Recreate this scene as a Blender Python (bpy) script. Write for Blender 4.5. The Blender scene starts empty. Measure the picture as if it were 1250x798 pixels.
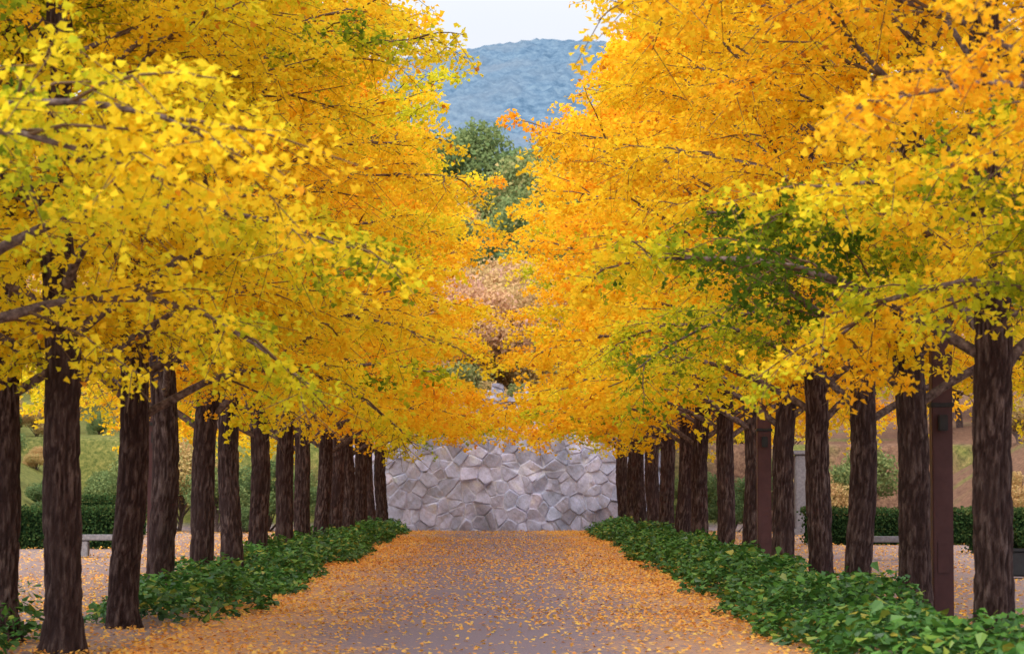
import bpy, math, random
import numpy as np
from mathutils import noise as mn, Vector
D=bpy.data; S=bpy.context.scene; COL=S.collection
rng=np.random.default_rng(7); random.seed(7)
F=3472.0; H=1.6

# ------------------------------------------------------------ helpers
def nrm(v): return v/np.maximum(np.linalg.norm(v,axis=-1,keepdims=True),1e-9)
def mesh_from(name,V,Q,mats,mi=None,smooth=None,attrs=None,cols=None):
    V=np.asarray(V,np.float32); Q=np.asarray(Q,np.int32)
    me=D.meshes.new(name)
    me.vertices.add(len(V)); me.vertices.foreach_set('co',V.ravel())
    me.loops.add(Q.size); me.loops.foreach_set('vertex_index',Q.ravel())
    me.polygons.add(len(Q)); me.polygons.foreach_set('loop_start',np.arange(len(Q),dtype=np.int32)*Q.shape[1])
    for m in mats: me.materials.append(m)
    if mi is not None: me.polygons.foreach_set('material_index',np.asarray(mi,np.int32))
    me.update(calc_edges=True)
    if smooth is None: smooth=np.zeros(len(Q),bool)
    elif smooth is True: smooth=np.ones(len(Q),bool)
    me.polygons.foreach_set('use_smooth',smooth)
    if attrs:
        for k,(dom,a) in attrs.items():
            at=me.attributes.new(k,'FLOAT',dom); at.data.foreach_set('value',np.asarray(a,np.float32))
    if cols is not None:
        at=me.color_attributes.new('Col','FLOAT_COLOR','POINT'); at.data.foreach_set('color',np.asarray(cols,np.float32).ravel())
    return me
def obj(name,me,parent=None,loc=(0,0,0)):
    o=D.objects.new(name,me); COL.objects.link(o); o.location=loc
    if parent: o.parent=parent
    return o
def empty(name,loc=(0,0,0)):
    o=D.objects.new(name,None); COL.objects.link(o); o.location=loc; return o

def fbm(x,y,z,seed,octs=4,base=1.0):
    r=np.random.default_rng(seed); out=np.zeros(np.broadcast(x,y,z).shape); a=1;f=base;t=0
    for o in range(octs):
        s=0
        for i in range(5):
            d=r.normal(size=3); d/=np.linalg.norm(d); ph=r.uniform(0,6.28)
            s=s+np.sin((x*d[0]+y*d[1]+z*d[2])*f*r.uniform(.7,1.4)+ph)
        out=out+a*s/2.2; t+=a; a*=.55; f*=2.1
    return out/t

# ------------------------------------------------------------ node helpers
def newmat(name):
    m=D.materials.new(name); m.use_nodes=True; nt=m.node_tree
    for n in list(nt.nodes): nt.nodes.remove(n)
    out=nt.nodes.new('ShaderNodeOutputMaterial'); return m,nt,out
def N(nt,t,**kw):
    n=nt.nodes.new(t)
    for k,v in kw.items():
        if k in n.inputs: n.inputs[k].default_value=v
        else: setattr(n,k,v)
    return n
def ramp(nt,fac,stops):
    r=nt.nodes.new('ShaderNodeValToRGB'); el=r.color_ramp.elements
    while len(el)<len(stops): el.new(.5)
    for e,(p,c) in zip(el,stops): e.position=p; e.color=(*c,1) if len(c)==3 else c
    nt.links.new(fac,r.inputs[0]); return r.outputs[0]
def math_(nt,op,a,b=None,c=None,clamp=False):
    n=nt.nodes.new('ShaderNodeMath'); n.operation=op; n.use_clamp=clamp
    for i,v in enumerate((a,b,c)):
        if v is None: continue
        if isinstance(v,(int,float)): n.inputs[i].default_value=v
        else: nt.links.new(v,n.inputs[i])
    return n.outputs[0]
def mixc(nt,fac,a,b,mode='MIX'):
    n=nt.nodes.new('ShaderNodeMix'); n.data_type='RGBA'; n.blend_type=mode
    for i,v in ((0,fac),(6,a),(7,b)):
        if isinstance(v,(int,float)): n.inputs[i].default_value=v
        elif isinstance(v,tuple): n.inputs[i].default_value=(*v,1)
        else: nt.links.new(v,n.inputs[i])
    return n.outputs[2]
def noise(nt,vec,scale,detail=4,rough=.55,dist=0):
    n=N(nt,'ShaderNodeTexNoise'); n.inputs['Scale'].default_value=scale; n.inputs['Detail'].default_value=detail
    n.inputs['Roughness'].default_value=rough; n.inputs['Distortion'].default_value=dist
    if vec is not None: nt.links.new(vec,n.inputs['Vector'])
    return n.outputs['Fac']
def mapping(nt,vec,scale):
    n=N(nt,'ShaderNodeMapping'); n.inputs['Scale'].default_value=scale; nt.links.new(vec,n.inputs['Vector']); return n.outputs[0]
def bsdf(nt,out,col,rough=.8,bump=None,bs=.5,bd=.02,spec=.3):
    b=N(nt,'ShaderNodeBsdfPrincipled'); b.inputs['Roughness'].default_value=rough
    b.inputs['Specular IOR Level'].default_value=spec
    if isinstance(col,tuple): b.inputs['Base Color'].default_value=(*col,1)
    else: nt.links.new(col,b.inputs['Base Color'])
    if bump is not None:
        bn=N(nt,'ShaderNodeBump'); bn.inputs['Strength'].default_value=bs; bn.inputs['Distance'].default_value=bd
        nt.links.new(bump,bn.inputs['Height']); nt.links.new(bn.outputs[0],b.inputs['Normal'])
    nt.links.new(b.outputs[0],out.inputs[0]); return b

def leaf_material(name,stops,trans=.45,gloss=0.0,use_obj=True,green=False):
    m,nt,out=newmat(name)
    at=N(nt,'ShaderNodeAttribute',attribute_name='tint')
    t=at.outputs['Fac']
    if use_obj:
        oi=N(nt,'ShaderNodeObjectInfo'); sep=N(nt,'ShaderNodeSeparateColor'); nt.links.new(oi.outputs['Color'],sep.inputs[0])
        t=math_(nt,'ADD',t,math_(nt,'SUBTRACT',sep.outputs[0],.5))
        if green:
            lo_=N(nt,'ShaderNodeAttribute',attribute_name='low'); pa_=N(nt,'ShaderNodeAttribute',attribute_name='patch')
            t=math_(nt,'SUBTRACT',t,math_(nt,'MULTIPLY',lo_.outputs['Fac'],sep.outputs[1]))
            t=math_(nt,'SUBTRACT',t,math_(nt,'MULTIPLY',pa_.outputs['Fac'],sep.outputs[2]))
    c=ramp(nt,t,stops)
    d=N(nt,'ShaderNodeBsdfDiffuse'); nt.links.new(c,d.inputs[0])
    tr=N(nt,'ShaderNodeBsdfTranslucent'); nt.links.new(c,tr.inputs[0])
    mx=N(nt,'ShaderNodeMixShader'); mx.inputs[0].default_value=trans
    nt.links.new(d.outputs[0],mx.inputs[1]); nt.links.new(tr.outputs[0],mx.inputs[2])
    res=mx.outputs[0]
    if gloss>0:
        g=N(nt,'ShaderNodeBsdfGlossy'); g.inputs['Roughness'].default_value=.4
        m2=N(nt,'ShaderNodeMixShader'); m2.inputs[0].default_value=gloss
        nt.links.new(res,m2.inputs[1]); nt.links.new(g.outputs[0],m2.inputs[2]); res=m2.outputs[0]
    nt.links.new(res,out.inputs[0]); return m

# ------------------------------------------------------------ materials
GINK=[(0.0,(.09,.17,.018)),(.12,(.22,.32,.022)),(.28,(.68,.69,.035)),(.44,(.97,.77,.038)),(.66,(.97,.60,.028)),(.86,(.95,.43,.028)),(1.0,(.5,.2,.04))]
m_gink=leaf_material('ginkgo_leaves',GINK,.53,green=True)
m_fallen=leaf_material('fallen_leaves',[(0,(.86,.58,.14)),(.4,(.86,.46,.10)),(.75,(.78,.33,.09)),(1,(.38,.17,.08))],.15,use_obj=False)
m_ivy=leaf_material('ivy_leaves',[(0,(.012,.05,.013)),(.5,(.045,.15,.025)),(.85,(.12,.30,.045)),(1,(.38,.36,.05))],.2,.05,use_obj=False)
m_wood=leaf_material('woodland_leaves',[(0,(.09,.14,.06)),(.25,(.17,.24,.09)),(.45,(.28,.31,.11)),(.6,(.58,.42,.17)),(.8,(.66,.40,.20)),(1,(.66,.40,.30))],.3)
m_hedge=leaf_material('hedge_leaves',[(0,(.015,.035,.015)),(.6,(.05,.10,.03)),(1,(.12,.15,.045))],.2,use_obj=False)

def bark():
    m,nt,out=newmat('ginkgo_bark')
    tc=N(nt,'ShaderNodeTexCoord'); oi=N(nt,'ShaderNodeObjectInfo')
    ad=N(nt,'ShaderNodeVectorMath',operation='ADD'); nt.links.new(tc.outputs['Object'],ad.inputs[0])
    cv=N(nt,'ShaderNodeCombineXYZ'); nt.links.new(math_(nt,'MULTIPLY',oi.outputs['Random'],40.0),cv.inputs[0]); nt.links.new(cv.outputs[0],ad.inputs[1])
    v=mapping(nt,ad.outputs[0],(1,1,.2))
    n1=noise(nt,v,52,5,.68,.6); n2=noise(nt,ad.outputs[0],2.2,4)
    at=N(nt,'ShaderNodeAttribute',attribute_name='ridge')
    k=math_(nt,'MULTIPLY_ADD',at.outputs['Fac'],.36,math_(nt,'MULTIPLY',n1,.82))
    c=ramp(nt,k,[(.34,(.010,.005,.005)),(.52,(.040,.023,.021)),(.70,(.105,.069,.063)),(.92,(.26,.195,.18))])
    c=mixc(nt,ramp(nt,n2,[(.35,(.15,.15,.15)),(.7,(.75,.75,.75))]),c,(.048,.029,.029))
    bsdf(nt,out,c,.9,n1,.9,.03,.1); return m
m_bark=bark()
def branchmat():
    m,nt,out=newmat('branch_bark')
    tc=N(nt,'ShaderNodeTexCoord'); n1=noise(nt,tc.outputs['Object'],18,2)
    c=ramp(nt,n1,[(.3,(.05,.032,.03)),(.55,(.15,.105,.095)),(.75,(.27,.215,.19))])
    bsdf(nt,out,c,.85,n1,.5,.01,.2); return m
m_branch=branchmat()
m_twig=newmat('twig_bark'); 
bsdf(m_twig[1],m_twig[2],(.16,.10,.06),.9,spec=.1); m_twig=m_twig[0]

# ------------------------------------------------------------ geometry builders
def tubes(P,R,s):
    n,k,_=P.shape
    T=nrm(np.gradient(P,axis=1)); mt=nrm(T.mean(1,keepdims=True))
    ref=np.where(np.abs(mt[...,2:3])>.85,np.array([1.,0,0]),np.array([0,0,1.]))
    U=nrm(np.cross(T,np.broadcast_to(ref,T.shape))); W=np.cross(T,U)
    a=np.linspace(0,2*np.pi,s,endpoint=False)
    V=P[:,:,None]+R[:,:,None,None]*(np.cos(a)[:,None]*U[:,:,None]+np.sin(a)[:,None]*W[:,:,None])
    idx=np.arange(n*k*s).reshape(n,k,s)
    a0=idx[:,:-1]; a1=idx[:,1:]
    Q=np.stack([a0,np.roll(a0,-1,2),np.roll(a1,-1,2),a1],-1).reshape(-1,4)
    return V.reshape(-1,3),Q
def leaves(P,Dr,size,r,nb=None,wid=.5,fold=.12):
    n=len(P); Dr=nrm(Dr)
    rv=r.normal(size=(n,3)) if nb is None else nb
    Wd=nrm(np.cross(Dr,rv)); Nn=np.cross(Dr,Wd)
    s=size[:,None]
    f=(r.uniform(-fold,fold*2,size=(n,1)))*s
    V=np.stack([P,P+Dr*s*.78-Wd*s*wid+Nn*f,P+Dr*s*1.0,P+Dr*s*.78+Wd*s*wid+Nn*f],1).reshape(-1,3)
    return V,np.arange(n*4).reshape(n,4)
def children(P,L,m,t0,t1,lenf,spread,lift,droop,k,r,jit=.25):
    n,K,_=P.shape
    t=t0+(t1-t0)*(np.arange(m)[None]+r.random((n,m)))/m
    x=t*(K-1)*.9999; i=x.astype(int); fr=(x-i)[...,None]
    ar=np.arange(n)[:,None]
    A=P[ar,i];B=P[ar,i+1]; pos=A*(1-fr)+B*fr; tan=nrm(B-A)
    side=nrm(np.cross(tan,np.array([0,0,1.])))
    sg=np.where((np.arange(m)+r.integers(0,2,(n,1)))%2,1,-1)[...,None]
    a=(spread+r.normal(0,.2,(n,m)))[...,None]
    d=tan*np.cos(a)+side*np.sin(a)*sg+r.normal(0,jit,(n,m,3)); d[...,2]+=lift
    d=nrm(d).reshape(-1,3); pos=pos.reshape(-1,3)
    Lc=(lenf(t,L[:,None])*r.uniform(.65,1.2,(n,m))).reshape(-1)
    s=np.linspace(0,1,k)[None,:,None]
    C=pos[:,None]+d[:,None]*Lc[:,None,None]*s
    C[...,2]-=droop*Lc[:,None]*(s[...,0]**2)
    C[:,1:]+=np.cumsum(r.normal(0,.035,(len(C),k-1,3))*Lc[:,None,None]*.6,axis=1)
    return C,Lc
def sample_on(P,m,t0,r):
    n,K,_=P.shape
    t=t0+(1-t0)*r.random((n,m)); x=t*(K-1)*.9999; i=x.astype(int); fr=(x-i)[...,None]; ar=np.arange(n)[:,None]
    return (P[ar,i]*(1-fr)+P[ar,i+1]*fr).reshape(-1,3)

PZ=[2.3,2.9,4,5.5,7,8.5,10,12,14,15];PR=[2.7,3.75,4.3,4.1,3.75,3.3,2.75,1.7,.7,.2]
def trunk_geo(r,seed,h=13.5,R0=.188,ns=48):
    zs=np.concatenate([np.linspace(-.15,3.6,110),np.linspace(3.8,h,24)])
    cx=.05*np.sin(zs*.8+seed)+.02*np.sin(zs*2.3+seed*2)-.05*math.sin(seed); cy=.05*np.sin(zs*.7+seed*3)-.05*math.sin(seed*3)
    rad=R0*(1-.03*zs.clip(0))*np.where(zs>3.2,1-.057*(zs-3.2),1)
    rad=np.maximum(rad,.015)+.06*np.exp(-zs.clip(0)*6)
    a=np.linspace(0,2*np.pi,ns,endpoint=False)
    V=[];rid=[]
    for z,x,y,q in zip(zs,cx,cy,rad):
        for t in a:
            c,s=math.cos(t),math.sin(t)
            w=.12*math.sin(z*5+seed)
            p=Vector(((c+w*s)*3.4+seed*9,(s-w*c)*3.4,z*1.0))
            n=mn.noise(p*2.2)+.4*mn.noise(p*4.6)
            rg=1-min(1,abs(n)*2.4)
            lump=mn.noise(Vector((c*.9+seed,s*.9,z*.9)))*.09
            flare=1+.16*math.exp(-max(z,0)*5)*math.sin(t*4+seed)
            rr=q*flare*(1+lump)-.026*rg*(q/R0)
            V.append((x+c*rr,y+s*rr,z)); rid.append(1-rg)
    V=np.array(V); k=len(zs); idx=np.arange(k*ns).reshape(k,ns)
    Q=np.stack([idx[:-1],np.roll(idx[:-1],-1,1),np.roll(idx[1:],-1,1),idx[1:]],-1).reshape(-1,4)
    ctr=lambda z:np.array([np.interp(z,zs,cx),np.interp(z,zs,cy),z])
    return V,Q,np.array(rid),ctr
def make_ginkgo(seed,nprim=46,zmin=2.4,far=False):
    r=np.random.default_rng(seed)
    TV,TQ,rid,ctr=trunk_geo(r,seed*1.7)
    K=9; P=[];R=[];L=[]
    for i in range(nprim):
        z0=zmin+(12.6-zmin)*((i+.3*r.random())/nprim)**1.12
        az=i*2.39996+r.normal(0,.25)
        if i<6: az=[0.1,3.2,1.9,-.35,3.5,-1.4][i]+r.normal(0,.25)
        el=math.radians(20+26*(z0-2.4)/10+r.normal(0,5))
        if i<6: el=math.radians(r.uniform(12,32))
        ell=1/math.sqrt((math.cos(az))**2+(math.sin(az)/.70)**2)
        zt=z0+1.3
        rr=np.interp(zt,PZ,PR)*ell*r.uniform(.72,1.06)-.25
        rr=max(rr,.35)
        s=np.linspace(0,1,K)
        dx,dy=math.cos(az),math.sin(az); px,py=-dy,dx
        w=np.cumsum(r.normal(0,.05,K))*rr*.35; w-=w[0]
        zz=z0+rr*math.tan(el)*(s*1.25-.25*s**2.2)+.10*rr*np.sin(s*3.1)
        if z0<4: zz-=r.uniform(0.0,.30)*rr*s**2.5
        zz+=np.cumsum(r.normal(0,.02,K))*rr*.4
        c=ctr(z0)
        P.append(np.stack([c[0]+dx*rr*s+px*w,c[1]+dy*rr*s+py*w,zz],-1))
        b=.056 if i<6 else .042*(1-(z0-2.4)/14)
        R.append(b*(1-s*.86)); L.append(rr/math.cos(el))
    P=np.array(P);R=np.array(R);L=np.array(L)
    S2,L2=children(P,L,12,.2,1,lambda t,l:l*.34*(1.12-.8*t)+.28,.85,.12,.22,5,r,.18)
    S3,L3=children(S2,L2,5,.12,1,lambda t,l:.22+.26*l,.9,.02,.35,2,r,.4)
    parts=[(TV,TQ)]
    parts.append(tubes(P,R,7))
    r2=(.008+.007*L2)[:,None]*np.linspace(1,.3,5)[None]
    parts.append(tubes(S2,r2,3))
    if not far:
        r3=np.full((len(S3),1),.005)*np.linspace(1,.5,2)[None]
        parts.append(tubes(S3,r3,3))
    if far: C=np.concatenate([sample_on(S3,4,.1,r),sample_on(S2,6,.2,r),sample_on(P,10,.4,r)]); nl=3; s0,s1=.072,.11
    else: C=np.concatenate([sample_on(S3,6,.1,r),sample_on(S2,9,.15,r),sample_on(P,24,.35,r)]); nl=4; s0,s1=.045,.075
    C+=r.normal(0,.032,C.shape)
    C=C[C[:,2]>2.2]
    f2=fbm(C[:,0],C[:,1],C[:,2],seed+80,2,.9)
    cl=.5+.17*fbm(C[:,0],C[:,1],C[:,2],seed+50,3,.9)+r.normal(0,.045,len(C))-.26*np.clip((f2-.55)*3,0,1)
    tint=np.repeat(cl,nl)+r.normal(0,.04,len(C)*nl)
    rr_=r.random(len(tint)); tint=np.where(rr_>.99,.97,tint)
    f3=fbm(C[:,0],C[:,1],C[:,2],seed+90,2,1.3)
    low=np.clip((5-C[:,2])*.6,0,1)*np.clip(.5+f3*1.3,0,1)
    pd=np.linalg.norm((C-np.array([-2.0,-.6,2.95]))*np.array([1,1,1.15]),axis=1)
    patch=np.clip((2.0-pd+.9*fbm(C[:,0],C[:,1],C[:,2],seed+95,3,2.2))*1.3,0,1)
    Pl=np.repeat(C,nl,0)+r.normal(0,.04,(len(C)*nl,3))
    Dr=r.normal(size=Pl.shape); Dr[:,2]=Dr[:,2]*.7-.35
    nb=r.normal(size=Pl.shape)*.8; nb[:,2]+=.9
    LV,LQ=leaves(Pl,Dr,r.uniform(s0,s1,len(Pl)),r,nb)
    V=[];Q=[];off=0
    for v,q in parts+[(LV,LQ)]:
        V.append(v);Q.append(q+off);off+=len(v)
    nw=[len(q) for _,q in parts]
    mi=np.concatenate([np.zeros(nw[0]),np.ones(nw[1]),np.full(sum(nw[2:]),3),np.full(len(LQ),2)])
    sm=mi!=2
    nf=sum(nw)+len(LQ)
    def fa(a): q=np.zeros(nf); q[-len(LQ):]=a; return q
    ridv=np.zeros(off); ridv[:len(rid)]=rid
    return mesh_from('ginkgo_tree',np.concatenate(V),np.concatenate(Q),[m_bark,m_branch,m_gink,m_twig],mi,sm,
        {'tint':('FACE',fa(tint)),'low':('FACE',fa(np.repeat(low,nl))),'patch':('FACE',fa(np.repeat(patch,nl))),'ridge':('POINT',ridv)})
variants=[make_ginkgo(i+1) for i in range(4)]
farv=[make_ginkgo(i+11,far=True) for i in range(4)]
print('variants',len(variants[0].polygons),len(farv[0].polygons))

def place_ginkgo(x,y,vi,shift=0.,lowgreen=0.,sc=1.,flip=None,zs=1.,patch=0.):
    far=y>44
    o=obj('ginkgo_tree',(farv if far else variants)[vi%4],loc=(x,y,0))
    rf=random.random()<.5
    f=flip if flip is not None else rf
    o.rotation_euler=(random.uniform(-.015,.015),random.uniform(-.015,.015),(math.pi if f else 0)+random.uniform(-.22,.22))
    o.scale=(sc,sc,sc*zs); o.color=(.5+shift,lowgreen,patch,1)
    return o
k=0
for y,sh,lg,dx,pt in [(16.6,.14,0.05,1.0,0),(21.4,.11,.05,.55,.32),(26.2,.07,.1,0,.46),(31.0,.05,.25,0,.48),(35.7,.06,.2,0,.35),(40.4,.12,0.1,-.02,0),(45.1,.08,.2,-.1,0),(49.8,.08,.15,-.15,0),(54.4,.14,0.1,-.28,0),(59,.14,0,-.4,0),(63.7,.12,.1,-.5,0),(68.4,.17,0,-.55,0),(73,.14,.1,-.62,0),(77.6,.13,.15,-.7,0),(82.2,.12,.25,-.75,0),(86.6,.09,.3,-.8,0)]:
    place_ginkgo(4.5+dx+random.uniform(-.05,.05),y,k,sh,lg,random.uniform(.94,1.06) if y<58 else random.uniform(.95,1.03),zs=1 if y<58 else .95,flip=False if pt else None,patch=pt); k+=2 if k%3 else 1
k=1
for y,sh,lg,dx in [(16.9,-.09,0,1.25),(21.8,-.07,0.1,.65),(26.6,-.04,.1,.05),(31.2,.0,.1,.1),(35.9,.03,.15,.25),(40.4,.07,.1,.2),(45.2,.06,.15,.2),(50,.10,0,.2),(54.7,.07,.15,.15),(59.4,.12,.0,.1),(64,.09,.1,.02),(68.7,.13,0,-.05),(73.4,.11,.1,-.12),(78,.10,.1,-.2),(82.6,.09,.2,-.27),(87,.07,.35,-.35)]:
    place_ginkgo(-4.05-dx+random.uniform(-.05,.05),y,k,sh,lg,random.uniform(.93,1.04),zs=1 if y<58 else .95); k+=1 if k%3 else 3
place_ginkgo(-4.95,28.4,3,-.03,0,.93)

# ------------------------------------------------------------ terrain
def sm(a,b,x):
    t=np.clip((x-a)/(b-a),0,1); return t*t*(3-2*t)
def gh(x,y):
    ax=np.abs(x)
    side=6.5*(1-np.exp(-np.maximum(0,ax-12.0)/8))*sm(20,60,y)
    back=3.0*sm(92.6,94.2,y)+14.5*sm(96,235,y)
    n=fbm(x,y,x*0,3,3,.12)*.5*np.clip((side+back)/3,0,1)
    return np.maximum(side,back)+n
xs=np.concatenate([-np.array([3000,1800,1000,600,400,300,220,170,130,100,80]),np.arange(-66,66.1,1.0),np.array([80,100,130,170,220,300,400,600,1000,1800,3000])])
ys=np.concatenate([[-800,-300,-100,-40,-10],np.arange(0,90,1.5),np.arange(90,97,.4),np.arange(97,250,2.5),[260,280,320,400,550,800,1200,2000,3200]])
X,Y=np.meshgrid(xs,ys); Z=gh(X,Y)
def grid_q(ny,nx):
    i=np.arange(ny*nx).reshape(ny,nx); return np.stack([i[:-1,:-1],i[:-1,1:],i[1:,1:],i[1:,:-1]],-1).reshape(-1,4)
m,nt,out=newmat('ground_mat')
tc=N(nt,'ShaderNodeTexCoord'); co=tc.outputs['Object']
sx=N(nt,'ShaderNodeSeparateXYZ'); nt.links.new(co,sx.inputs[0])
nA=noise(nt,co,.35,4); nB=noise(nt,co,9,4,.7); nC=noise(nt,co,7,6,.8)
pav=ramp(nt,nB,[(.3,(.26,.19,.19)),(.5,(.36,.28,.28)),(.62,(.52,.33,.2)),(.75,(.66,.38,.14))])
gr=ramp(nt,nC,[(.32,(.05,.065,.018)),(.47,(.15,.165,.04)),(.58,(.25,.235,.065)),(.7,(.48,.36,.09))])
rt=math_(nt,'MULTIPLY_ADD',sx.outputs[0],.012,nA)
gr=mixc(nt,ramp(nt,rt,[(.44,(0,0,0)),(.62,(1,1,1))]),gr,ramp(nt,nC,[(.35,(.10,.05,.035)),(.7,(.38,.21,.12))]))
msk=math_(nt,'MULTIPLY',math_(nt,'SUBTRACT',sx.outputs[2],.08),5,clamp=True)
c=mixc(nt,msk,pav,gr)
bsdf(nt,out,c,.95,nC,.8,.12,.1); m_ground=m
obj('ground',mesh_from('ground',np.stack([X,Y,Z],-1).reshape(-1,3),grid_q(len(ys),len(xs)),[m_ground],smooth=True))

# path
m,nt,out=newmat('path_asphalt'); tc=N(nt,'ShaderNodeTexCoord'); co=tc.outputs['Object']
n1=noise(nt,co,60,3,.7); n2=noise(nt,co,.5,5,.6); n3=noise(nt,co,14,4,.75)
c=ramp(nt,n1,[(.3,(.13,.10,.125)),(.6,(.25,.20,.235)),(.8,(.42,.35,.385))])
c=mixc(nt,math_(nt,'MULTIPLY',n2,.45),c,(.20,.155,.18))
sx=N(nt,'ShaderNodeSeparateXYZ'); nt.links.new(co,sx.inputs[0])
edge=math_(nt,'ABSOLUTE',math_(nt,'ADD',sx.outputs[0],.2)); edge=math_(nt,'MULTIPLY',math_(nt,'SUBTRACT',edge,1.2),.11)
e2=math_(nt,'ADD',math_(nt,'ADD',n3,edge),math_(nt,'MULTIPLY',math_(nt,'SUBTRACT',n2,.5),.35))
lf=ramp(nt,e2,[(.54,(0,0,0)),(.62,(1,1,1))])
c=mixc(nt,math_(nt,'MULTIPLY',lf,.75),c,ramp(nt,n1,[(.3,(.50,.24,.11)),(.7,(.75,.42,.15))]))
bsdf(nt,out,c,.9,n1,.4,.006,.15); m_path=m
ys2=np.linspace(-5,90.6,190); xs2=np.linspace(-3.5,3.1,16); X2,Y2=np.meshgrid(xs2,ys2)
X2=X2+(np.abs(X2+.2)>3.2)*.06*np.sin(Y2*1.3)
Z2=.004+.012*np.clip(1-((X2+.2)/3.3)**2,0,1)
obj('path',mesh_from('path',np.stack([X2,Y2,Z2],-1).reshape(-1,3),grid_q(len(ys2),len(xs2)),[m_path],smooth=True))

# fallen leaves
def fallen():
    r=np.random.default_rng(11)
    n=600000; x=r.uniform(-12,12,n); y=17+74*r.random(n)**1.0
    cx=np.abs(x+.2)
    patch=fbm(x,y,x*0,21,4,.8)*.75+.25*fbm(x,y,x*0,23,2,3.)
    edge=np.where(cx<3.4,.24+.75*np.clip((cx-.9)/2.4,0,1)**1.4,.55*np.exp(-(cx-3.4)/4))
    edge=edge+.12*np.clip((34-y)/10,0,1)*(cx<3.4)
    p=edge*(1+.8*patch)+.05*np.clip(patch,0,1)
    keep=r.random(n)<p*.64; x=x[keep];y=y[keep];n=len(x)
    z=.014+.02*r.random(n)
    P=np.stack([x,y,z],-1); Dr=r.normal(size=(n,3)); Dr[:,2]=r.uniform(-.05,.5,n)
    nb=r.normal(size=(n,3))*.25; nb[:,2]+=1
    V,Q=leaves(P,Dr,r.uniform(.034,.060,n),r,nb,fold=.25); V[:,2]=np.maximum(V[:,2],.011+.009*r.random(len(V))+.008)
    tint=np.clip(.45+.23*r.normal(size=n)+.12*patch[keep],0,1)
    print('fallen',n)
    obj('fallen_leaves',mesh_from('fallen_leaves',V,Q,[m_fallen],attrs={'tint':('FACE',tint)}))
fallen()

# ivy beds
def ivy(x0,x1,y0,y1,dens,inner,seed,gap):
    r=np.random.default_rng(seed); A=(x1-x0)*(y1-y0); n=int(A*dens)
    x=r.uniform(x0,x1,n); y=r.uniform(y0,y1,n)
    u=(x-x0)/(x1-x0); u=u if inner>0 else 1-u
    wob=.24*fbm(x*0,y,x*0,seed,3,1.3); g=fbm(x*0,y,x*0+3,seed+4,2,.35)
    e=np.clip((u-.14-wob)/.28,0,1)*np.clip((1.02-u)/.15,0,1)
    hgt=.42*np.sqrt(e)*(1+.5*fbm(x,y,x*0,seed+9,3,2.5))*np.clip((g+gap)*3,0,1)
    ok=hgt>.04; x=x[ok];y=y[ok];h=hgt[ok]; n=len(x)
    z=h*(1-.75*r.random(n)**2.2)
    P=np.stack([x,y,z],-1); Dr=r.normal(size=(n,3)); Dr[:,2]=Dr[:,2]*.35-.15
    nb=r.normal(size=(n,3))*.45; nb[:,2]+=1
    V,Q=leaves(P,Dr,r.uniform(.06,.14,n),r,nb,wid=.36)
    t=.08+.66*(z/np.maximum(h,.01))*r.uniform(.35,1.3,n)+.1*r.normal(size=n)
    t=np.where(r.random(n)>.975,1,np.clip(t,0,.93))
    V[:,2]=np.maximum(V[:,2],.02)
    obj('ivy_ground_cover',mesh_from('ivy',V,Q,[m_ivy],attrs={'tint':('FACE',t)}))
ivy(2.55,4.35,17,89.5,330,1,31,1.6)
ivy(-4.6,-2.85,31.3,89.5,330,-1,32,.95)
ivy(-5.4,-4.5,24,29.5,260,-1,33,1.2)

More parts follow.
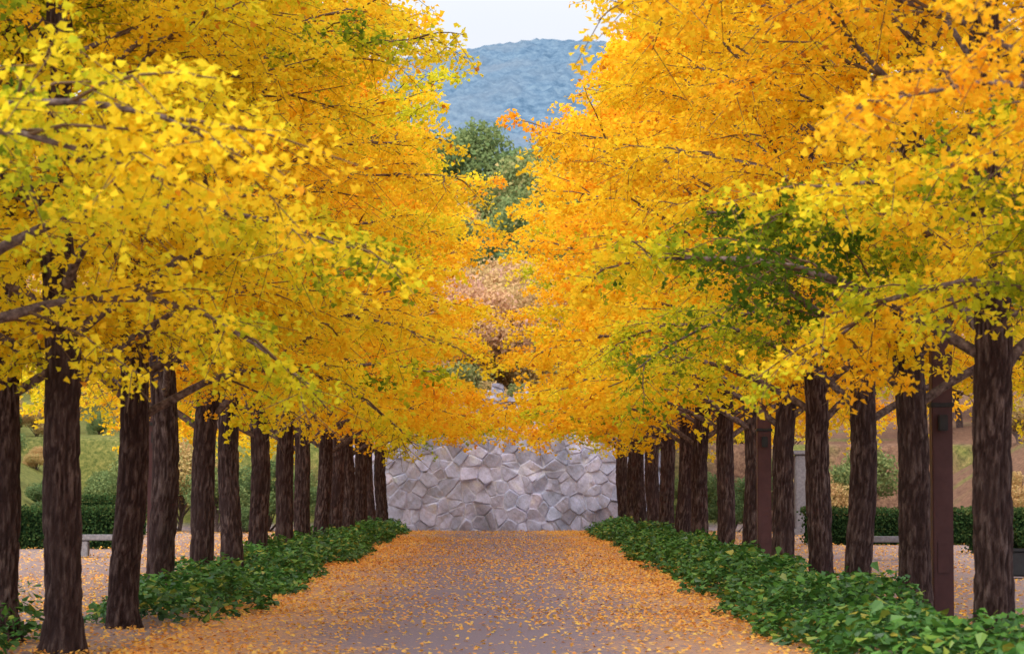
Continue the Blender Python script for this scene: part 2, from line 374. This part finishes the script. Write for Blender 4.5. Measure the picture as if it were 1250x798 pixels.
# ------------------------------------------------------------ stone wall
def wall():
    r=np.random.default_rng(5)
    W0,W1,HH=-5.6,5.2,5.0; st=.025
    x=np.arange(W0,W1+.001,st); z=np.arange(-.05,HH,st); XX,ZZ=np.meshgrid(x,z)
    c=.44; sx_,sz_=np.meshgrid(np.arange(W0-1,W1+1,c),np.arange(-1,HH+1,c*.9))
    sd=np.stack([(sx_+r.uniform(-.24,.24,sx_.shape)+(np.arange(sx_.shape[0])%2)[:,None]*c*.5).ravel(),(sz_+r.uniform(-.22,.22,sx_.shape)).ravel()],-1)
    n=len(sd); d1=np.full(XX.shape,9.);d2=np.full(XX.shape,9.);id1=np.zeros(XX.shape,int)
    wx=XX+.02*fbm(XX,ZZ,XX*0,8,3,8); wz=ZZ+.02*fbm(XX,ZZ,XX*0,9,3,8)
    for i in range(n):
        d=np.hypot(wx-sd[i,0],(wz-sd[i,1])*1.05)
        a=d<d1; d2=np.where(a,d1,np.minimum(d2,d)); id1=np.where(a,i,id1); d1=np.where(a,d,d1)
    e=d2-d1
    bev=np.clip(e/.05,0,1)
    cellh=r.uniform(0,.05,n)[id1]; tx=r.normal(0,.14,n)[id1]*(wx-sd[id1,0]); tz=r.normal(0,.15,n)[id1]*(wz-sd[id1,1])
    rough=.03*fbm(XX,ZZ,XX*0,12,4,11)
    dep=bev*(.04+cellh+tx+tz+rough)+(1-bev)*.02
    base=np.array([.60,.60,.79]); tone=r.uniform(.78,1.15,n)[id1]; hue=r.normal(0,1,n)[id1]
    col=base[None,None]*tone[...,None]*np.stack([1+.03*hue,1+0*hue,1-.015*hue],-1)
    mott=fbm(XX,ZZ,XX*0,15,5,8); col*=(1+.26*mott)[...,None]
    mort=np.array([.80,.80,.92]); mk=(np.clip(1-e/.045,0,1)*np.clip(.45+.8*fbm(XX,ZZ,XX*0,77,2,2.5),0,1))[...,None]; col=col*(1-mk)+mort*mk
    stain=np.clip(fbm(XX*2.5,ZZ*.5,XX*0,18,3,1.6)-.3,0,1)*.6; col*=(1-stain)[...,None]
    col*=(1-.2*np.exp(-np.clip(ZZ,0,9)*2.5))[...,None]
    colid=id1[-12,:]
    top=HH-.5+r.uniform(-.35,.35,n)[colid]+.06*fbm(x,x*0,x*0,19,3,3)
    Zf=np.minimum(ZZ,top[None,:])
    V=np.stack([XX,-dep+.08*Zf,Zf],-1).reshape(-1,3)
    Q=grid_q(*XX.shape)[:,:]
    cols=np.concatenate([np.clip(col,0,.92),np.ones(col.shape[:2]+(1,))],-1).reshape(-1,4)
    k=len(V); nx=len(x)
    topv=V[-nx:]; back=topv+np.array([0,.9,-.02]); low=back*np.array([1,1,0])+np.array([0,0,-.1])
    V=np.concatenate([V,back,low]); cols=np.concatenate([cols,np.tile([.45,.42,.48,1],(2*nx,1))])
    i=np.arange(nx-1); t0=k-nx
    Q=np.concatenate([Q,np.stack([t0+i,t0+i+1,k+i+1,k+i],-1),np.stack([k+i,k+i+1,k+nx+i+1,k+nx+i],-1)])
    m,nt,out=newmat('wall_stone'); a=N(nt,'ShaderNodeAttribute',attribute_name='Col'); tc=N(nt,'ShaderNodeTexCoord')
    nn=noise(nt,tc.outputs['Object'],16,5,.7)
    c=mixc(nt,.5,a.outputs['Color'],ramp(nt,nn,[(.3,(.55,.55,.55)),(.58,(1,1,1))]),'MULTIPLY')
    bsdf(nt,out,c,.9,nn,.6,.03,.15)
    p=empty('stone_wall',(0,91.3,0))
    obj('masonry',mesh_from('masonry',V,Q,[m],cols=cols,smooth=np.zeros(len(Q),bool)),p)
    for s,xx in ((0,W0),(1,W1)):
        VV=np.array([[xx,-.05,-.1],[xx,.9,-.1],[xx,1.25,HH-.95],[xx,.25,HH-.95]])
        mm=mesh_from('end',VV,np.array([[0,1,2,3]]),[m],cols=np.tile([.45,.42,.48,1],(4,1))); obj('wall_end',mm,p)
wall()

# ------------------------------------------------------------ woodland on the hill
def wood_tree(seed,R=3.2,h=8.5,n=6500):
    r=np.random.default_rng(seed)
    zs=np.linspace(0,h*.8,8); P=np.stack([.15*np.sin(zs+seed),.15*np.cos(zs*.8),zs-.3],-1)[None]
    parts=[tubes(P,np.linspace(.2,.04,8)[None],7)]
    nb=15; cs=[];rs=[]
    for i in range(nb):
        a=i*2.4; q=math.sqrt((i+.5)/nb); zz=h*(.36+.56*r.random()*(1-.5*q)); cs.append((math.cos(a)*R*.72*q,math.sin(a)*R*.72*q,zz)); rs.append(r.uniform(.9,1.5)*R/3.2)
    cs=np.array(cs);rs=np.array(rs)
    lb=np.stack([np.stack([np.array([0,0,max(1.2,c[2]*.45)])*(1-t)+c*t for t in (0,.35,.7,1)]) for c in cs]); parts.append(tubes(lb,np.full((nb,1),.07)*np.linspace(1,.3,4)[None],4))
    i=r.integers(0,nb,n); d=nrm(r.normal(size=(n,3))); rad=rs[i]*(.55+.5*r.random(n)); 
    Pp=cs[i]+d*rad[:,None]*np.array([1,1,.8])
    Dr=r.normal(size=(n,3)); nbv=d+r.normal(0,.5,(n,3))
    LV,LQ=leaves(Pp,Dr,r.uniform(.11,.24,n),r,nbv)
    tint=.5+.06*r.normal(size=n)+.04*r.normal(size=nb)[i]
    V=[];Q=[];off=0
    for v,q in parts+[(LV,LQ)]: V.append(v);Q.append(q+off);off+=len(v)
    nw=sum(len(q) for _,q in parts); mi=np.concatenate([np.zeros(nw),np.ones(n)]); ta=np.concatenate([np.zeros(nw),tint])
    return mesh_from('woodland_tree',np.concatenate(V),np.concatenate(Q),[m_branch,m_wood],mi,attrs={'tint':('FACE',ta)})
wv=[wood_tree(100+i,n=9000) for i in range(4)]
wroot=empty('woodland')
def wt(x,y,s,t,vi=None,zz=1.,sink=.1):
    o=obj('tree_crown',wv[random.randrange(4) if vi is None else vi],wroot,(x,y,float(gh(np.array([x*1.]),np.array([y*1.]))[0])-sink))
    o.rotation_euler=(0,0,random.uniform(0,6.28)); o.scale=(s,s,s*zz); o.color=(t,0,0,1)
pts=[(-1.2,203,1.5,.27),(-7.5,201,1.3,.22),(4.5,206,1.38,.33),(-3.6,160,1.05,.4),(1.6,163,1.1,.34),(-2.2,136,.85,.68),(2.4,139,.8,.6),(-1.5,112,.8,.92),(-5.2,115,.85,.82),(2.6,114,.8,.75),(-.2,124,.82,.95)]
for a in pts: wt(*a)
pts=[p[:3] for p in pts]
for i in range(600):
    y=random.uniform(99,262); x=random.uniform(-70,70)
    if y<118: s=random.uniform(.65,.85)
    elif y<145: s=random.uniform(.75,.95)
    elif y<180: s=random.uniform(.95,1.15)
    else: s=random.uniform(1.2,1.42)
    if any((x-a)**2+(y-b)**2<(2.6*(s+c))**2*.55 for a,b,c in pts): continue
    pts.append((x,y,s))
    if y<118: t=random.choice([.72,.8,.85,.9,.66])
    elif y<145: t=random.choice([.6,.66,.75,.85])
    elif y<180: t=random.choice([.3,.35,.4,.45,.62])
    else: t=random.choice([.12,.2,.25,.3,.38,.42])
    wt(x,y,s,t)
print('woodland',len(pts))
for i in range(22):
    wt(-11+i+random.uniform(-.4,.4),random.uniform(94.8,98),random.uniform(.28,.5),random.choice([.45,.62,.7,.8]),sink=.8)
for a in [(-2.2,100,.5,.8),(-.4,102,.58,.7),(-4,103,.6,.85),(1.6,101,.5,.62)]: wt(*a,sink=.6)
for x,y,s,t in [(-6.4,90.9,.34,.25),(-7.4,90.3,.42,.2),(-8.9,89,.36,.3),(-10.2,90.5,.46,.62),(-11.6,89,.4,.3),(6.1,91,.36,.3),(7.3,90.2,.36,.2),(8.6,90.5,.4,.25),(10,89.2,.36,.65),(11.3,90.4,.45,.35),(-7.9,87.8,.2,.12),(9.2,87.6,.22,.2)]: wt(x,y,s,t,sink=.7)
for i in range(46):
    sgn=random.choice((-1,1)); x=sgn*random.uniform(17,50); y=random.uniform(58,98); wt(x,y,random.uniform(.7,1.1),random.choice([.2,.3,.35,.6,.7]))
for i in range(60):
    sgn=random.choice((-1,1)); x=sgn*random.uniform(12.5,24); y=random.uniform(60,100); wt(x,y,random.uniform(.12,.32),random.choice([.12,.2,.3,.3,.62,.7]),sink=.5)

# mountain
def mountain():
    nx,ny=900,200
    x=np.linspace(-1300,1300,nx); y=np.linspace(1150,2100,ny); X,Y=np.meshgrid(x,y)
    prof=228*np.exp(-(np.abs(X-18)/330)**2.)+60*np.exp(-((X+500)/300)**2)+90*np.exp(-((X-650)/350)**2)
    t=np.sin(np.clip((Y-1150)/950,0,1)*np.pi)**.8
    r=np.random.default_rng(8); crown=r.random(X.shape)*3.5
    Z=prof*t*(1+.02*fbm(X,Y,X*0,41,3,.012))+6*t*fbm(X,Y,X*0,43,3,.016)+2.0*fbm(X,Y,X*0,44,3,.16)*t+15+crown*t
    m,nt,out=newmat('mountain_forest_hazed'); tc=N(nt,'ShaderNodeTexCoord'); a=noise(nt,tc.outputs['Object'],.16,4,.8); b=noise(nt,tc.outputs['Object'],.012,5)
    c=ramp(nt,a,[(.36,(.065,.115,.17)),(.5,(.105,.165,.225)),(.64,(.155,.22,.27))]); c=mixc(nt,ramp(nt,b,[(.42,(0,0,0)),(.62,(.7,.7,.7))]),c,(.17,.20,.23))  # forest tones with bluish aerial haze painted into the base colour
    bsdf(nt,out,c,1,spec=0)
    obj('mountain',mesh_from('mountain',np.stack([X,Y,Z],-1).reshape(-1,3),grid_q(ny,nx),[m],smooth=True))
mountain()

# ------------------------------------------------------------ box helper & furniture
import bmesh
def box(name,sz,loc,mat,parent=None,bev=.01,rot=0):
    bm=bmesh.new(); bmesh.ops.create_cube(bm,size=1)
    for v in bm.verts: v.co=Vector((v.co.x*sz[0],v.co.y*sz[1],v.co.z*sz[2]))
    bmesh.ops.bevel(bm,geom=bm.edges[:],offset=bev,segments=2,affect='EDGES')
    me=D.meshes.new(name); bm.to_mesh(me); bm.free(); me.materials.append(mat)
    o=obj(name,me,parent,loc); o.rotation_euler[2]=rot; return o
def simple(name,c1,c2,sc=12,rough=.6,spec=.4):
    m,nt,out=newmat(name); tc=N(nt,'ShaderNodeTexCoord'); n=noise(nt,tc.outputs['Object'],sc,5,.65)
    bsdf(nt,out,ramp(nt,n,[(.3,c1),(.7,c2)]),rough,n,.2,.005,spec); return m
m_steel=simple('brown_painted_steel',(.065,.023,.026),(.095,.037,.040),5,.5)
m_conc=simple('grey_stone',(.15,.14,.15),(.28,.26,.27),14,.85,.2)
m_dark=simple('dark_metal',(.015,.015,.018),(.03,.03,.032),10,.5)
m_lens=simple('lamp_glass',(.5,.5,.48),(.6,.6,.58),3,.3)
def lamp_post(x,y,h=5.2):
    p=empty('lamp_post',(x,y,0))
    box('column',(.23,.23,h),(0,0,h/2-.02),m_steel,p,.012)
    box('base_plate',(.36,.36,.03),(0,0,.018),m_steel,p,.006)
    for sx_ in (-1,1):
        for sy in (-1,1): box('anchor_bolt',(.03,.03,.03),(sx_*.145,sy*.145,.047),m_dark,p,.004)
    box('access_door',(.13,.012,.34),(0,-.119,.75),m_steel,p,.003)
    box('cap',(.27,.27,.05),(0,0,h+.005),m_steel,p,.01)
    s=-1 if x>0 else 1
    box('arm',(.9,.08,.08),(s*.54,0,h-.25),m_steel,p,.01)
    box('lantern_head',(.5,.22,.10),(s*.98,0,h-.33),m_steel,p,.02)
    box('lantern_lens',(.42,.16,.03),(s*.98,0,h-.392),m_lens,p,.008)
    box('bracket_ring',(.27,.27,.05),(0,0,2.45),m_dark,p,.01)
    box('junction_box',(.10,.09,.18),(.0,-.165,2.25),m_dark,p,.01)
lamp_post(4.92,31.9);lamp_post(4.35,47.3);lamp_post(4.3,65.9);lamp_post(-5.15,42.4)

def hedge(x0,x1,y,h=.95,w=.9,seed=1):
    r=np.random.default_rng(seed); L=x1-x0; p=empty('hedge',((x0+x1)/2,y,0))
    core=box('core',(L-.15,w-.15,h-.1),(0,0,h/2-.06),m_hedge,p,.08)
    n=int(L*2600); f=r.random(n)
    X=r.uniform(-L/2,L/2,n); top=f<.35; front=(f>=.35)&(f<.8)
    Yy=np.where(top,r.uniform(-w/2,w/2,n),np.where(front,-w/2,w/2)); Zz=np.where(top,h,r.uniform(0.02,h,n))
    P=np.stack([X,Yy,Zz],-1)+r.normal(0,.035,(n,3)); P[:,2]+=.05*fbm(X,Yy,X*0,seed,3,2)*(Zz/h); P[:,2]=np.maximum(P[:,2],.03)
    V,Q=leaves(P,r.normal(size=(n,3)),r.uniform(.04,.075,n),r)
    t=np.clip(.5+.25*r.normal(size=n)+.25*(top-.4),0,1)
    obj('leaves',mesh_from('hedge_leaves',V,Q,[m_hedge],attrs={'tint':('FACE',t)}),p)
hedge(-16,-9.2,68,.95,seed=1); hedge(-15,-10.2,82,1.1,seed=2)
hedge(7.6,12.5,72,.85,seed=3); hedge(10.3,16,63,.95,seed=4)
def bench(x,y,rot=0):
    p=empty('stone_bench',(x,y,0)); p.rotation_euler[2]=rot
    box('seat_slab',(1.5,.45,.12),(0,0,.42),m_conc,p,.02)
    for s in (-.5,.5): box('leg',(.22,.38,.36),(s,0,.18),m_conc,p,.02)
bench(7.9,58); bench(-8.3,60,.05)
def planter(x,y):
    p=empty('planter_box',(x,y,0))
    box('tub',(.8,.5,.42),(0,0,.25),m_dark,p,.03); box('rim',(.88,.58,.05),(0,0,.475),m_dark,p,.01)
    for s in (-.3,.3): box('foot',(.1,.4,.05),(s,0,.025),m_dark,p,.005)
    r=np.random.default_rng(3); n=900; P=r.normal(0,1,(n,3))*np.array([.2,.12,.08])+np.array([0,0,.62])
    V,Q=leaves(P,r.normal(size=(n,3)),r.uniform(.05,.09,n),r); obj('plants',mesh_from('plants',V,Q,[m_hedge],attrs={'tint':('FACE',r.random(n))}),p)
planter(8.6,47.0); 
def pillar(x,y,h):
    p=empty('stone_gate_pillar',(x,y,0)); box('shaft',(.55,.55,h),(0,0,h/2-.02),m_conc,p,.03); box('plinth',(.7,.7,.2),(0,0,.1),m_conc,p,.02); box('capstone',(.7,.7,.12),(0,0,h+.042),m_conc,p,.02)
pillar(8.9,84,2.4)

# ------------------------------------------------------------ light & world
el,az=math.radians(38),math.radians(200)
W=D.worlds.new("World"); S.world=W; W.use_nodes=True; nt=W.node_tree
for n in list(nt.nodes): nt.nodes.remove(n)
out=nt.nodes.new('ShaderNodeOutputWorld'); bg=nt.nodes.new('ShaderNodeBackground'); bg.inputs[1].default_value=.12
sk=nt.nodes.new('ShaderNodeTexSky'); sk.sky_type='NISHITA'; sk.sun_disc=False; sk.sun_elevation=el; sk.sun_rotation=az; sk.dust_density=2
tc=nt.nodes.new('ShaderNodeTexCoord'); cn=noise(nt,mapping(nt,tc.outputs['Generated'],(1,1,3)),3,2,.6)
cloud=ramp(nt,cn,[(.35,(.70,.75,.88)),(.65,(.83,.84,.90))])
# CIE overcast luminance distribution: brighter towards the zenith
sz=nt.nodes.new('ShaderNodeSeparateXYZ'); nt.links.new(tc.outputs['Generated'],sz.inputs[0])
up=math_(nt,'MAXIMUM',sz.outputs[2],0.0); k=math_(nt,'MULTIPLY_ADD',up,24.0,6.3)
sc=nt.nodes.new('ShaderNodeVectorMath'); sc.operation='SCALE'; nt.links.new(k,sc.inputs['Scale']); nt.links.new(cloud,sc.inputs[0])
mxw=mixc(nt,.85,sk.outputs[0],sc.outputs[0]); nt.links.new(mxw,bg.inputs[0]); nt.links.new(bg.outputs[0],out.inputs[0])
ld=D.lights.new('sun','SUN'); ld.energy=2.9; ld.angle=math.radians(32); ld.color=(1,.965,.92)
lo=D.objects.new('sun',ld); COL.objects.link(lo)
dirv=Vector((math.sin(az)*math.cos(el),math.cos(az)*math.cos(el),math.sin(el)))
lo.rotation_euler=dirv.to_track_quat('Z','Y').to_euler(); lo.location=dirv*50

# camera
cd=D.cameras.new('camera'); cd.lens=100; cd.sensor_width=36; cd.clip_end=6000; cd.clip_start=.5
cd.dof.use_dof=True; cd.dof.focus_distance=45; cd.dof.aperture_fstop=4.5
co=D.objects.new('camera',cd); COL.objects.link(co); co.location=(0,0,H)
co.rotation_euler=(math.radians(90)+math.atan(188/F),0,-12/F)
S.camera=co
S.view_settings.view_transform='Standard'; S.view_settings.look='None'; S.view_settings.exposure=0
